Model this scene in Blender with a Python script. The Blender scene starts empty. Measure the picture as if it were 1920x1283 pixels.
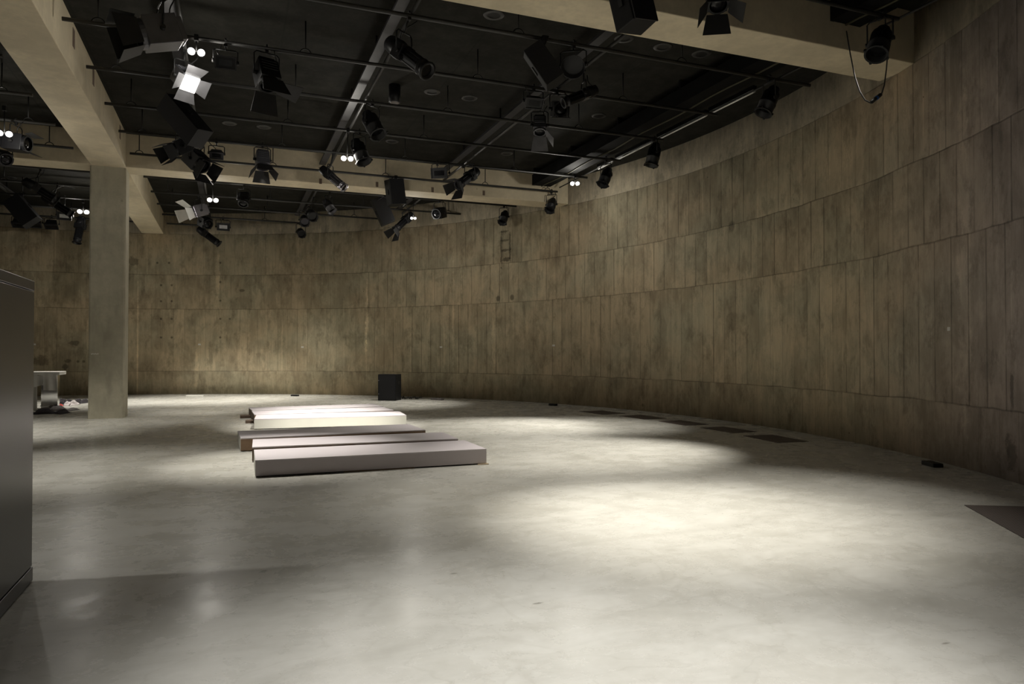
import bpy, math, random
import numpy as np
from mathutils import Vector, Matrix
random.seed(7)
S = bpy.context.scene
COL = S.collection

# ------------------------------------------------------------------ camera, world, exposure
W_PX, H_PX, F_PX = 1920.0, 1283.0, 1345.0
CAM_H = 1.6
PITCH = math.atan(18.5 / F_PX)
YAW = math.atan(529 / F_PX * math.cos(PITCH))
cam_d = bpy.data.cameras.new('camera')
cam = bpy.data.objects.new('camera', cam_d)
COL.objects.link(cam)
cam.location = (0, 0, CAM_H)
cam.rotation_euler = (math.pi / 2 + PITCH, 0, -YAW)
cam_d.sensor_width = 36.0
cam_d.lens = 36.0 * F_PX / W_PX
cam_d.clip_start = 0.05
cam_d.clip_end = 200
S.camera = cam
S.view_settings.view_transform = 'Standard'
S.view_settings.look = 'None'
S.view_settings.exposure = 0.0
S.view_settings.gamma = 1.0
S.view_settings.use_curve_mapping = False
wd = bpy.data.worlds.new('world')
S.world = wd
wd.use_nodes = True
wd.node_tree.nodes['Background'].inputs[0].default_value = (0, 0, 0, 1)
wd.node_tree.nodes['Background'].inputs[1].default_value = 0.0

# light multiplier and colours for the theatre lamps
LK = 1.0
WARM = (1.0, 0.955, 0.865)
NEUT = (1.0, 0.97, 0.92)

# ------------------------------------------------------------------ geometry of the place (metres)
CX, CY, R = -6.28, 13.48, 17.0          # round wall
Z_SOF, Z_CEIL, Z_PIPE = 6.07, 6.88, 6.35
BEAM_X = (-3.11, -2.36)                 # long beam, carries the column
BEAM_Y = (19.5, 20.27)                  # far crossbeam
BEAM_Y2 = (8.01, 8.76)                  # near crossbeam
PIPES_Y = [9.9, 11.8, 13.65, 15.54, 17.39, 19.25]
PIPES_Y0 = [21.66, 23.6, 25.5, 27.4, 29.3]
RUN_X = {'C': -0.75, 'A': 2.33, 'B': 5.51}

FW = Vector((math.sin(YAW) * math.cos(PITCH), math.cos(YAW) * math.cos(PITCH), math.sin(PITCH)))
RT = Vector((math.cos(YAW), -math.sin(YAW), 0))
UP = RT.cross(FW)
EYE = Vector((0, 0, CAM_H))
def ray(x, y):
    return FW + RT * ((x - W_PX / 2) / F_PX) - UP * ((y - H_PX / 2) / F_PX)
def PZ(x, y, z):                        # point of the sight line at a height
    d = ray(x, y); return EYE + d * ((z - CAM_H) / d.z)
def PY(x, y, Y):                        # ... on a plane Y = const (under a cross pipe)
    d = ray(x, y); return EYE + d * (Y / d.y)
def PX(x, y, X):                        # ... on a plane X = const (under a long run)
    d = ray(x, y); return EYE + d * (X / d.x)
def PW(x, y, off=0.0):                  # ... on the round wall
    d = ray(x, y); r = R - off
    a = d.x ** 2 + d.y ** 2
    b = -2 * (d.x * CX + d.y * CY)
    c = CX * CX + CY * CY - r * r
    t = (-b + math.sqrt(b * b - 4 * a * c)) / (2 * a)
    return EYE + d * t
def wall_x(Y, off=0.0):
    return CX + math.sqrt((R - off) ** 2 - (Y - CY) ** 2)

# ------------------------------------------------------------------ node helpers
class NT:
    def __init__(s, name):
        s.m = bpy.data.materials.new(name); s.m.use_nodes = True
        s.t = s.m.node_tree; s.n = s.t.nodes; s.l = s.t.links
        s.b = s.n['Principled BSDF']
    def node(s, ty, **kw):
        n = s.n.new(ty)
        for k, v in kw.items(): setattr(n, k, v)
        return n
    def put(s, sock, v):
        if v is None: return
        if isinstance(v, bpy.types.NodeSocket): s.l.new(v, sock)
        else:
            if sock.type == 'RGBA' and len(v) == 3: v = (*v, 1)
            sock.default_value = v
    def M(s, op, a, b=None, c=None, clamp=False):
        n = s.node('ShaderNodeMath', operation=op, use_clamp=clamp)
        s.put(n.inputs[0], a); s.put(n.inputs[1], b); s.put(n.inputs[2], c)
        return n.outputs[0]
    def xyz(s, x=0.0, y=0.0, z=0.0):
        n = s.node('ShaderNodeCombineXYZ')
        for i, v in enumerate((x, y, z)): s.put(n.inputs[i], v)
        return n.outputs[0]
    def sep(s, v):
        n = s.node('ShaderNodeSeparateXYZ'); s.l.new(v, n.inputs[0]); return n.outputs
    def noise(s, vec, scale=1.0, detail=4.0, rough=0.55, dist=0.0):
        n = s.node('ShaderNodeTexNoise'); s.l.new(vec, n.inputs['Vector'])
        n.inputs['Scale'].default_value = scale; n.inputs['Detail'].default_value = detail
        n.inputs['Roughness'].default_value = rough; n.inputs['Distortion'].default_value = dist
        return n.outputs['Fac']
    def white(s, vec):
        n = s.node('ShaderNodeTexWhiteNoise', noise_dimensions='2D'); s.l.new(vec, n.inputs['Vector'])
        return n.outputs['Value']
    def ss(s, x, lo, hi, a=0.0, b=1.0):
        n = s.node('ShaderNodeMapRange', interpolation_type='SMOOTHSTEP')
        s.put(n.inputs[0], x); n.inputs[1].default_value = lo; n.inputs[2].default_value = hi
        n.inputs[3].default_value = a; n.inputs[4].default_value = b
        return n.outputs[0]
    def mix(s, f, a, b, mode='MIX'):
        n = s.node('ShaderNodeMix', data_type='RGBA', blend_type=mode)
        s.put(n.inputs[0], f); s.put(n.inputs[6], a); s.put(n.inputs[7], b)
        return n.outputs[2]
    def bump(s, h, strength=0.3, dist=0.01):
        n = s.node('ShaderNodeBump'); s.l.new(h, n.inputs['Height'])
        n.inputs['Strength'].default_value = strength; n.inputs['Distance'].default_value = dist
        s.l.new(n.outputs[0], s.b.inputs['Normal'])
    def out(s, col=None, rough=None, metal=None, spec=None):
        if col is not None: s.put(s.b.inputs['Base Color'], col)
        if rough is not None: s.put(s.b.inputs['Roughness'], rough)
        if metal is not None: s.put(s.b.inputs['Metallic'], metal)
        if spec is not None: s.put(s.b.inputs['Specular IOR Level'], spec)
        return s.m
    def obj_co(s): return s.node('ShaderNodeTexCoord').outputs['Object']
    def geo(s): return s.node('ShaderNodeNewGeometry').outputs['Position']

def plain(name, col, rough=0.6, metal=0.0, var=0.12, scale=6.0, spec=0.5):
    t = NT(name)
    f = t.noise(t.geo(), scale, 4)
    lo = tuple(c * (1 - var) for c in col); hi = tuple(min(1, c * (1 + var)) for c in col)
    return t.out(t.mix(t.ss(f, 0.3, 0.7), lo, hi), rough, metal, spec)
def glow(name, col, strength):
    t = NT(name); t.b.inputs['Base Color'].default_value = (0.8, 0.8, 0.8, 1)
    t.b.inputs['Emission Color'].default_value = (*col, 1); t.b.inputs['Emission Strength'].default_value = strength
    return t.m

# ------------------------------------------------------------------ concrete of the round wall
def wall_material():
    t = NT('board_marked_concrete')
    uv = t.node('ShaderNodeUVMap').outputs[0]
    u, v, _ = t.sep(uv)
    wob = t.noise(t.xyz(t.M('MULTIPLY', u, 0.8), 0, 3.0), 1.0, 3)
    vw = t.M('ADD', v, t.M('MULTIPLY', t.M('SUBTRACT', wob, 0.5), 0.10))
    joints = (0.87, 3.22, 4.52, 6.07)
    lift = None; line = None; under = None
    for j in joints:
        st = t.M('GREATER_THAN', vw, j)
        lift = st if lift is None else t.M('ADD', lift, st)
        d = t.M('ABSOLUTE', t.M('SUBTRACT', vw, j))
        ln = t.ss(d, 0.003, 0.020, 1, 0)
        line = ln if line is None else t.M('MAXIMUM', line, ln)
        un = t.M('MULTIPLY', t.ss(t.M('SUBTRACT', j, vw), 0.0, 0.5, 1, 0), t.M('GREATER_THAN', t.M('SUBTRACT', j, vw), 0.0))
        under = un if under is None else t.M('MAXIMUM', under, un)
    # vertical day joints split the ring into pours; boards shift in each pour
    pour = t.M('FLOOR', t.M('DIVIDE', t.M('ADD', u, 0.9), 7.9))
    key = t.M('ADD', t.M('MULTIPLY', lift, 13.7), t.M('MULTIPLY', pour, 5.3))
    bw = t.M('ADD', t.M('DIVIDE', u, 0.395), t.M('MULTIPLY', lift, 0.37))
    bi = t.M('FLOOR', bw); bf = t.M('FRACT', bw)
    rnd = t.white(t.xyz(bi, key)); rnd2 = t.white(t.xyz(t.M('ADD', bi, 51.3), key))
    edge = t.M('MINIMUM', bf, t.M('SUBTRACT', 1.0, bf))
    jit = t.M('MULTIPLY', t.noise(t.xyz(t.M('MULTIPLY', u, 3.0), t.M('MULTIPLY', v, 2.2)), 1.0, 3), 0.03)
    gro = t.ss(t.M('SUBTRACT', edge, jit), 0.0, 0.036, 1, 0)
    gstr = t.ss(rnd2, 0.1, 0.9, 0.30, 1.0)
    # weaker boards in the far left pours, none on the smooth ring and little on the kicker
    far = t.ss(u, 13.5, 15.5, 1.0, 0.42)
    band = t.M('SUBTRACT', 1.0, t.M('MULTIPLY', t.M('GREATER_THAN', vw, 6.07), 0.93))
    band = t.M('MULTIPLY', band, t.M('ADD', 0.35, t.M('MULTIPLY', t.M('GREATER_THAN', vw, 0.87), 0.65)))
    nearjoint = t.noise(t.xyz(t.M('MULTIPLY', u, 1.3), t.M('MULTIPLY', v, 0.9), 8.0), 1.0, 3)
    gfade = t.ss(nearjoint, 0.32, 0.55, 0.25, 1.0)
    g = t.M('MULTIPLY', t.M('MULTIPLY', gro, gstr), t.M('MULTIPLY', t.M('MULTIPLY', far, band), gfade))
    st1 = t.noise(t.xyz(t.M('MULTIPLY', u, 9.0), t.M('MULTIPLY', v, 1.1), key), 1.0, 6, 0.7)
    st2 = t.noise(t.xyz(t.M('MULTIPLY', u, 26.0), t.M('MULTIPLY', v, 2.2), key), 1.0, 4, 0.6)
    bl = t.noise(t.xyz(t.M('MULTIPLY', u, 0.42), t.M('MULTIPLY', v, 0.55), 1.7), 1.0, 5, 0.62)
    bl2 = t.noise(t.xyz(t.M('MULTIPLY', u, 1.7), t.M('MULTIPLY', v, 1.0), t.M('MULTIPLY', lift, 3.3)), 1.0, 8, 0.72, 0.3)
    bl3 = t.noise(t.xyz(t.M('MULTIPLY', u, 3.5), t.M('MULTIPLY', v, 1.6), 14.2), 1.0, 7, 0.75, 0.2)
    cell = t.white(t.xyz(pour, t.M('ADD', lift, 0.5)))
    warm, olive = (0.525, 0.425, 0.280), (0.470, 0.415, 0.285)
    c = t.mix(t.ss(bl, 0.35, 0.65), warm, olive)
    # nearest pours: pinkish grey cement, darkened in the colour for weaker light
    c = t.mix(t.ss(u, -9.0, -3.0, 0.95, 0.0), c, (0.310, 0.262, 0.246))
    # value factors
    k = t.ss(st1, 0.25, 0.75, 0.89, 1.11)
    k = t.M('MULTIPLY', k, t.ss(st2, 0.25, 0.75, 0.95, 1.05))
    k = t.M('MULTIPLY', k, t.ss(bl2, 0.38, 0.62, 0.82, 1.12))
    k = t.M('MULTIPLY', k, t.ss(bl3, 0.50, 0.64, 1.0, 0.74))
    k = t.M('MULTIPLY', k, t.M('ADD', 0.90, t.M('MULTIPLY', cell, 0.2)))
    k = t.M('MULTIPLY', k, t.M('ADD', 0.93, t.M('MULTIPLY', rnd, t.M('MULTIPLY', band, 0.15))))
    k = t.M('MULTIPLY', k, t.M('SUBTRACT', 1.0, t.M('MULTIPLY', g, 0.58)))
    lz = t.noise(t.xyz(t.M('MULTIPLY', u, 0.9), t.M('MULTIPLY', lift, 3.0)), 1.0, 4)
    lstr = t.ss(lz, 0.35, 0.6, 0.10, 0.5)
    k = t.M('MULTIPLY', k, t.M('SUBTRACT', 1.0, t.M('MULTIPLY', line, lstr)))
    # dirt that ran down from the lift joints
    run = t.ss(t.noise(t.xyz(t.M('MULTIPLY', u, 2.2), t.M('MULTIPLY', v, 0.6), 11.0), 1.0, 5, 0.65), 0.45, 0.68)
    k = t.M('MULTIPLY', k, t.M('SUBTRACT', 1.0, t.M('MULTIPLY', t.M('MULTIPLY', run, under), 0.30)))
    # pale drips
    drip = t.ss(t.noise(t.xyz(t.M('MULTIPLY', u, 14.0), t.M('MULTIPLY', v, 0.22), 21.0), 1.0, 3, 0.5), 0.62, 0.74)
    k = t.M('MULTIPLY', k, t.M('ADD', 1.0, t.M('MULTIPLY', drip, 0.26)))
    # scattered blow holes
    vor = t.node('ShaderNodeTexVoronoi', feature='F1'); t.l.new(uv, vor.inputs['Vector']); vor.inputs['Scale'].default_value = 1.6
    hole = t.ss(vor.outputs['Distance'], 0.016, 0.030, 1, 0)
    k = t.M('MULTIPLY', k, t.M('SUBTRACT', 1.0, t.M('MULTIPLY', hole, 0.6)))
    up = t.M('GREATER_THAN', vw, 6.07)
    c = t.mix(t.M('MULTIPLY', up, 0.85), c, (0.620, 0.545, 0.400))
    # marks with a place of their own: (pixel x, y, half width m, half height m, factor)
    marks = [(948, 460, .34, .75, .80, 1), (940, 465, .045, .7, .45, 1), (956, 460, .045, .6, .45, 1),
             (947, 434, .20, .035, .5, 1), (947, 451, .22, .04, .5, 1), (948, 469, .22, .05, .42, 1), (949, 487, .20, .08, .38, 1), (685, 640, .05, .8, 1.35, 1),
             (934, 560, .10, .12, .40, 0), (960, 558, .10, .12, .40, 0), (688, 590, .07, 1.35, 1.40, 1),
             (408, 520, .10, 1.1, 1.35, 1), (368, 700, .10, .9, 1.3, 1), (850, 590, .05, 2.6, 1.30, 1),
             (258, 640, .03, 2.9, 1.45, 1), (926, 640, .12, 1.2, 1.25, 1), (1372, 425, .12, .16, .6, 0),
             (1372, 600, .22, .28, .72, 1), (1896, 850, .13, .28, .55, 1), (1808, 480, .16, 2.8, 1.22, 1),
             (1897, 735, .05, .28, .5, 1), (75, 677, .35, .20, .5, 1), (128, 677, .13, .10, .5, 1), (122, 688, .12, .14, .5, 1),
             (146, 678, .06, .06, .5, 0), (157, 678, .06, .06, .5, 0), (140, 643, .22, .10, .55, 1),
             (295, 493, .05, .05, .4, 0), (317, 493, .05, .05, .4, 0), (302, 535, .05, .05, .4, 0), (322, 535, .05, .05, .4, 0),
             (302, 565, .05, .05, .4, 0), (322, 565, .05, .05, .4, 0), (302, 598, .05, .05, .4, 0), (322, 598, .05, .05, .4, 0),
             (302, 633, .05, .05, .4, 0), (322, 633, .05, .05, .4, 0), (413, 493, .05, .05, .4, 0), (413, 529, .05, .05, .4, 0),
             (413, 564, .05, .05, .4, 0), (413, 598, .05, .05, .4, 0), (413, 633, .05, .05, .4, 0), (431, 598, .05, .05, .5, 0),
             (453, 545, .12, .06, .5, 1), (249, 490, .22, .2, .55, 1), (1205, 760, .05, .05, .6, 0), (1000, 650, .25, 1.5, .93, 1)]
    wn = t.M('SUBTRACT', t.noise(t.xyz(t.M('MULTIPLY', u, 5.0), t.M('MULTIPLY', v, 5.0), 31.0), 1.0, 4, 0.7), 0.5)
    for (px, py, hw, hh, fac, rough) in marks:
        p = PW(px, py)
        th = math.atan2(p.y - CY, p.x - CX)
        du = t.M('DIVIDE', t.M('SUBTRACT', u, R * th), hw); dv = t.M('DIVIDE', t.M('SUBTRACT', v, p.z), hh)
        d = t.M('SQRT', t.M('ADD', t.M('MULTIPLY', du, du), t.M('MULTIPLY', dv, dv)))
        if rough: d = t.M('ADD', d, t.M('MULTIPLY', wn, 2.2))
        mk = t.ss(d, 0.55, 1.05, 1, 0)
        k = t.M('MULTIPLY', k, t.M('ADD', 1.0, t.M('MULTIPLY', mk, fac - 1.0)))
    kk = t.node('ShaderNodeCombineColor')
    for i in range(3): t.l.new(k, kk.inputs[i])
    c = t.mix(1.0, c, kk.outputs[0], 'MULTIPLY')
    h = t.M('SUBTRACT', t.M('MULTIPLY', st1, 0.5), t.M('ADD', t.M('MULTIPLY', g, 1.2), t.M('MULTIPLY', line, 1.2)))
    t.bump(h, 0.35, 0.012)
    return t.out(c, 0.82, spec=0.25)

def beam_material(name='cast_concrete', base=(0.62, 0.54, 0.385), deep=0.8):
    t = NT(name); p = t.geo()
    a = t.noise(p, 1.1, 6, 0.6); b = t.noise(p, 9.0, 5, 0.65)
    x, y, z = t.sep(p)
    gr = t.noise(t.xyz(t.M('MULTIPLY', x, 2.0), t.M('MULTIPLY', y, 2.0), t.M('MULTIPLY', z, 0.7)), 2.0, 4)
    c = t.mix(t.ss(a, 0.3, 0.7), tuple(q * 0.86 for q in base), tuple(q * 1.1 for q in base))
    c = t.mix(t.ss(b, 0.35, 0.7, 0.0, 0.35), c, tuple(q * 0.75 for q in base))
    c = t.mix(t.ss(gr, 0.45, 0.75, 0.0, 0.6), c, tuple(q * deep for q in base))
    vor = t.node('ShaderNodeTexVoronoi', feature='F1'); t.l.new(p, vor.inputs['Vector']); vor.inputs['Scale'].default_value = 1.9
    c = t.mix(t.ss(vor.outputs['Distance'], 0.03, 0.07, 0.55, 0.0), c, tuple(q * 0.55 for q in base))
    t.bump(b, 0.15, 0.01)
    return t.out(c, 0.8, spec=0.25)

def floor_material():
    t = NT('polished_concrete_floor'); p = t.geo(); x, y, z = t.sep(p)
    a = t.noise(p, 0.38, 6, 0.62, 0.5); b = t.noise(p, 1.7, 9, 0.72, 0.25); c3 = t.noise(p, 9.0, 6, 0.7)
    b2 = t.noise(t.xyz(t.M('MULTIPLY', x, 1.3), t.M('MULTIPLY', y, 3.0), 9.0), 1.0, 8, 0.72, 0.6)
    c = t.mix(t.ss(a, 0.25, 0.75), (0.420, 0.408, 0.362), (0.515, 0.508, 0.468))
    c = t.mix(t.ss(b, 0.22, 0.82, 0.0, 0.85), c, (0.575, 0.57, 0.53))
    c = t.mix(t.ss(b2, 0.62, 0.15, 0.0, 0.75), c, (0.36, 0.352, 0.315))
    c = t.mix(t.ss(c3, 0.25, 0.80, 0.0, 0.25), c, (0.36, 0.345, 0.30))
    # faint trowel bands and short scuffs
    sw = t.noise(t.xyz(t.M('MULTIPLY', x, 0.9), t.M('MULTIPLY', y, 0.9), 5.0), 1.0, 3, 0.5, 1.2)
    c = t.mix(t.ss(t.M('ABSOLUTE', t.M('SUBTRACT', sw, 0.5)), 0.0, 0.012, 0.16, 0.0), c, (0.27, 0.255, 0.215))
    vor = t.node('ShaderNodeTexVoronoi', feature='F1')
    t.l.new(t.xyz(t.M('ADD', t.M('MULTIPLY', x, 0.55), t.M('MULTIPLY', c3, 0.05)), t.M('MULTIPLY', y, 1.7), 0.0), vor.inputs['Vector']); vor.inputs['Scale'].default_value = 1.3
    c = t.mix(t.ss(t.M('ADD', vor.outputs['Distance'], t.M('MULTIPLY', c3, 0.05)), 0.045, 0.060, 0.65, 0.0), c, (0.14, 0.13, 0.11))
    t.bump(t.M('ADD', b2, t.M('MULTIPLY', b, 0.5)), 0.10, 0.012)
    return t.out(c, t.ss(b, 0.3, 0.7, 0.22, 0.34), spec=0.22)

def ceiling_material():
    t = NT('black_soffit_panels'); p = t.geo(); x, y, z = t.sep(p)
    a = t.noise(p, 2.5, 6, 0.7); b = t.noise(p, 14.0, 4, 0.7)
    c = t.mix(t.ss(a, 0.35, 0.7), (0.014, 0.0135, 0.011), (0.024, 0.023, 0.019))
    c = t.mix(t.ss(b, 0.55, 0.75, 0.0, 0.5), c, (0.036, 0.033, 0.027))
    def seam(q, per, off):
        f = t.M('FRACT', t.M('DIVIDE', t.M('ADD', q, off), per))
        e = t.M('MULTIPLY', t.M('MINIMUM', f, t.M('SUBTRACT', 1.0, f)), per)
        return t.ss(e, 0.008, 0.02, 1, 0)
    s = t.M('MAXIMUM', seam(x, 1.55, 0.75), seam(y, 3.74, 0.1))
    c = t.mix(t.M('MULTIPLY', s, 0.6), c, (0.012, 0.012, 0.010))
    return t.out(c, 0.9, spec=0.1)

def grate_material():
    t = NT('rust_brown_floor_grating'); p = t.obj_co(); x, y, z = t.sep(p)
    def bars(q, per, w):
        f = t.M('FRACT', t.M('DIVIDE', q, per)); e = t.M('MINIMUM', f, t.M('SUBTRACT', 1.0, f))
        return t.M('LESS_THAN', e, w)
    s = t.M('MAXIMUM', bars(x, 0.034, 0.22), bars(y, 0.034, 0.16))
    return t.out(t.mix(s, (0.018, 0.013, 0.010), (0.085, 0.060, 0.048)), 0.7, 0.0)

M = {}
M['wall'] = wall_material(); M['beam'] = beam_material(); M['floor'] = floor_material(); M['ceil'] = ceiling_material()
M['column'] = beam_material('column_concrete', (0.45, 0.418, 0.320), 0.62)
M['black'] = plain('black_painted_steel', (0.012, 0.012, 0.012), 0.5, spec=0.3)
M['pipe'] = plain('dark_painted_pipe', (0.036, 0.035, 0.033), 0.5, 0.1, spec=0.4)
M['body'] = plain('black_lamp_housing', (0.009, 0.009, 0.010), 0.42, spec=0.3)
M['greybody'] = plain('grey_lamp_housing', (0.085, 0.085, 0.095), 0.4, 0.3)
M['silver'] = plain('bare_alloy', (0.30, 0.29, 0.32), 0.28, 0.9)
M['door'] = plain('matt_black_shutter', (0.020, 0.0195, 0.019), 0.6, spec=0.3)
M['paledoor'] = plain('worn_grey_shutter', (0.16, 0.16, 0.17), 0.5, 0.2)
M['lens'] = plain('dark_lens_glass', (0.006, 0.006, 0.007), 0.15, 0, 0.05, spec=0.25)
M['speaker'] = plain('black_speaker_case', (0.007, 0.007, 0.0075), 0.6, spec=0.3)
M['grille'] = plain('speaker_grille', (0.018, 0.018, 0.020), 0.6, 0.0, 0.3, 180, spec=0.25)
M['tray'] = plain('dark_cable_tray', (0.030, 0.029, 0.031), 0.55, 0.2)
M['trunk'] = plain('black_trunking', (0.005, 0.005, 0.0045), 0.8, spec=0.1)
M['cable'] = plain('black_cable', (0.012, 0.012, 0.012), 0.55)
M['tube'] = plain('white_tube_lamp', (0.80, 0.80, 0.78), 0.4, 0, 0.03)
M['blue'] = plain('blue_plug', (0.02, 0.12, 0.42), 0.4)
M['yellowcable'] = plain('yellow_olive_cable', (0.035, 0.031, 0.012), 0.7)
M['dark_board'] = plain('dark_grey_laminate', (0.034, 0.030, 0.034), 0.30, 0, 0.04, 2)
M['plinth_top'] = plain('lilac_white_laminate', (0.66, 0.61, 0.635), 0.5, 0, 0.025, 1.5)
M['plinth_side'] = plain('white_laminate', (0.70, 0.69, 0.63), 0.5, 0, 0.03, 2)
M['lilac_side'] = plain('lilac_laminate_front', (0.60, 0.545, 0.565), 0.5, 0, 0.025, 1.5)
M['mdf'] = plain('raw_brown_board', (0.28, 0.185, 0.115), 0.8, 0, 0.12, 9)
M['mdf_dark'] = plain('dark_brown_board', (0.15, 0.105, 0.075), 0.8, 0, 0.15, 9)
M['timber'] = plain('pale_timber_batten', (0.45, 0.36, 0.24), 0.75, 0, 0.15, 12)
M['white'] = plain('white_sheet', (0.72, 0.71, 0.68), 0.6, 0, 0.05, 5)
M['paper'] = plain('white_paper', (0.75, 0.74, 0.70), 0.8, 0, 0.02)
M['mirror'] = plain('mirror_steel', (0.75, 0.75, 0.75), 0.06, 1.0, 0.02)
M['darkcloth'] = plain('dark_cloth', (0.035, 0.030, 0.035), 0.9, 0, 0.3, 12)
M['greycloth'] = plain('grey_cloth', (0.16, 0.145, 0.145), 0.9, 0, 0.3, 12)
M['redcloth'] = plain('red_cloth', (0.45, 0.06, 0.05), 0.85, 0, 0.2, 12)
M['palecloth'] = plain('pale_cloth', (0.55, 0.50, 0.50), 0.9, 0, 0.2, 12)
M['grate'] = grate_material()
M['glow'] = glow('lamp_glow', (1.0, 0.96, 0.88), 3.5)
M['glow_soft'] = glow('lit_lens', (1.0, 0.97, 0.93), 9.0)
M['window_grey'] = plain('pale_lamp_window', (0.34, 0.34, 0.34), 0.25, 0.3)

ENERGY = {'b_front': 3469.9, 'b_top': 1745.6, 'b_top2': 1187.9, 'back_left': 1400, 'back_mid': 2100, 'back_right': 1228.0, 'bare_far': 37.4, 'bare_mid': 30, 'cab': 380, 'colr': 1700, 'far_e': 1273.7, 'front_left': 170, 'lit': 170, 'mid': 745.2, 'n_left': 1710.0, 'p1': 2500, 'p1b': 950, 'p2': 3548.0, 'p3': 1168.2, 'p4': 3085.6, 'p5': 1900, 'p6': 0.0, 'p7': 600, 'p8': 1250, 'p9': 1993.1, 'work': 25.9, 'mid_w': 500}
ALL_L = []
def E_(k): return ENERGY.get(k, 100.0)
# ------------------------------------------------------------------ mesh helpers
def frame(d, side=None):
    d = Vector(d).normalized()
    s = Vector(side).normalized() if side is not None else d.cross(Vector((0, 0, 1)))
    if s.length < 1e-3: s = Vector((1, 0, 0))
    s = (s - d * s.dot(d)).normalized()
    return d, s, s.cross(d).normalized()
AX = (Vector((1, 0, 0)), Vector((0, 1, 0)), Vector((0, 0, 1)))
class MB:
    def __init__(s): s.v = []; s.f = []; s.sm = []
    def box(s, c, d, ax=AX, taper=1.0):            # taper scales the far end along ax[0]
        c = Vector(c); b = len(s.v)
        for i in (-.5, .5):
            k = taper if i > 0 else 1.0
            for j in (-.5, .5):
                for l in (-.5, .5):
                    s.v.append(c + ax[0] * (d[0] * i) + ax[1] * (d[1] * j * k) + ax[2] * (d[2] * l * k))
        for q in ((0, 1, 3, 2), (4, 6, 7, 5), (0, 4, 5, 1), (2, 3, 7, 6), (0, 2, 6, 4), (1, 5, 7, 3)):
            s.f.append([b + i for i in q]); s.sm.append(False)
        return s
    def lathe(s, o, ax, prof, n=20, smooth=True, cap=True):   # prof: (t, r) along ax[0]
        o = Vector(o); b = len(s.v); m = len(prof)
        for (t_, r_) in prof:
            for i in range(n):
                a = 2 * math.pi * i / n
                s.v.append(o + ax[0] * t_ + ax[1] * (r_ * math.cos(a)) + ax[2] * (r_ * math.sin(a)))
        for k in range(m - 1):
            for i in range(n):
                j = (i + 1) % n
                s.f.append([b + k * n + i, b + k * n + j, b + (k + 1) * n + j, b + (k + 1) * n + i]); s.sm.append(smooth)
        if cap:
            s.f.append([b + i for i in range(n)][::-1]); s.sm.append(False)
            s.f.append([b + (m - 1) * n + i for i in range(n)]); s.sm.append(False)
        return s
    def tube(s, p0, p1, r, n=8):
        p0, p1 = Vector(p0), Vector(p1); L = (p1 - p0).length
        if L < 1e-5: return s
        return s.lathe(p0, frame(p1 - p0), [(0, r), (L, r)], n)
    def path(s, pts, r, n=6):
        pts = [Vector(p) for p in pts]; b = len(s.v); fr = None
        for i, p in enumerate(pts):
            d = (pts[min(i + 1, len(pts) - 1)] - pts[max(i - 1, 0)]).normalized()
            if fr is None: fr = frame(d)
            else: fr = frame(d, fr[1])
            for k in range(n):
                a = 2 * math.pi * k / n
                s.v.append(p + fr[1] * (r * math.cos(a)) + fr[2] * (r * math.sin(a)))
        for i in range(len(pts) - 1):
            for k in range(n):
                j = (k + 1) % n
                s.f.append([b + i * n + k, b + i * n + j, b + (i + 1) * n + j, b + (i + 1) * n + k]); s.sm.append(True)
        s.f.append([b + k for k in range(n)][::-1]); s.sm.append(False)
        s.f.append([b + (len(pts) - 1) * n + k for k in range(n)]); s.sm.append(False)
        return s
    def prism(s, poly, h):                          # poly: bottom points, h: vector
        b = len(s.v); n = len(poly); h = Vector(h)
        s.v += [Vector(p) for p in poly] + [Vector(p) + h for p in poly]
        s.f.append([b + i for i in range(n)][::-1]); s.f.append([b + n + i for i in range(n)]); s.sm += [False] * 2
        for i in range(n):
            j = (i + 1) % n
            s.f.append([b + i, b + j, b + n + j, b + n + i]); s.sm.append(False)
        return s
    def build(s, name, mat, parent=None, bevel=0.0, **props):
        me = bpy.data.meshes.new(name)
        base = parent.location if parent is not None else Vector((0, 0, 0))
        if parent is not None and parent.parent is not None: base = base + parent.parent.location
        me.from_pydata([tuple(v - base) for v in s.v], [], s.f); me.update()
        me.polygons.foreach_set('use_smooth', s.sm)
        o = bpy.data.objects.new(name, me); COL.objects.link(o)
        for m_ in (mat if isinstance(mat, (list, tuple)) else [mat]): me.materials.append(m_)
        if parent is not None: o.parent = parent
        if bevel:
            md = o.modifiers.new('bevel', 'BEVEL'); md.width = bevel; md.segments = 2; md.limit_method = 'ANGLE'
        for k, v in props.items(): o[k] = v
        return o
def centre(o):                                      # put a top-level mesh's origin at its base
    me = o.data; vs = [v.co.copy() for v in me.vertices]
    c = Vector(((min(v.x for v in vs) + max(v.x for v in vs)) / 2, (min(v.y for v in vs) + max(v.y for v in vs)) / 2, min(v.z for v in vs)))
    for v in me.vertices: v.co -= c
    o.location = c; return o
def tag(o, label, cat, group=None):
    o['label'] = label; o['category'] = cat
    if group: o['group'] = group
    return o
def thing(name, loc, label, cat, group=None):
    o = bpy.data.objects.new(name, None); COL.objects.link(o); o.location = loc
    o.empty_display_size = 0.1
    return tag(o, label, cat, group)

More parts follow.
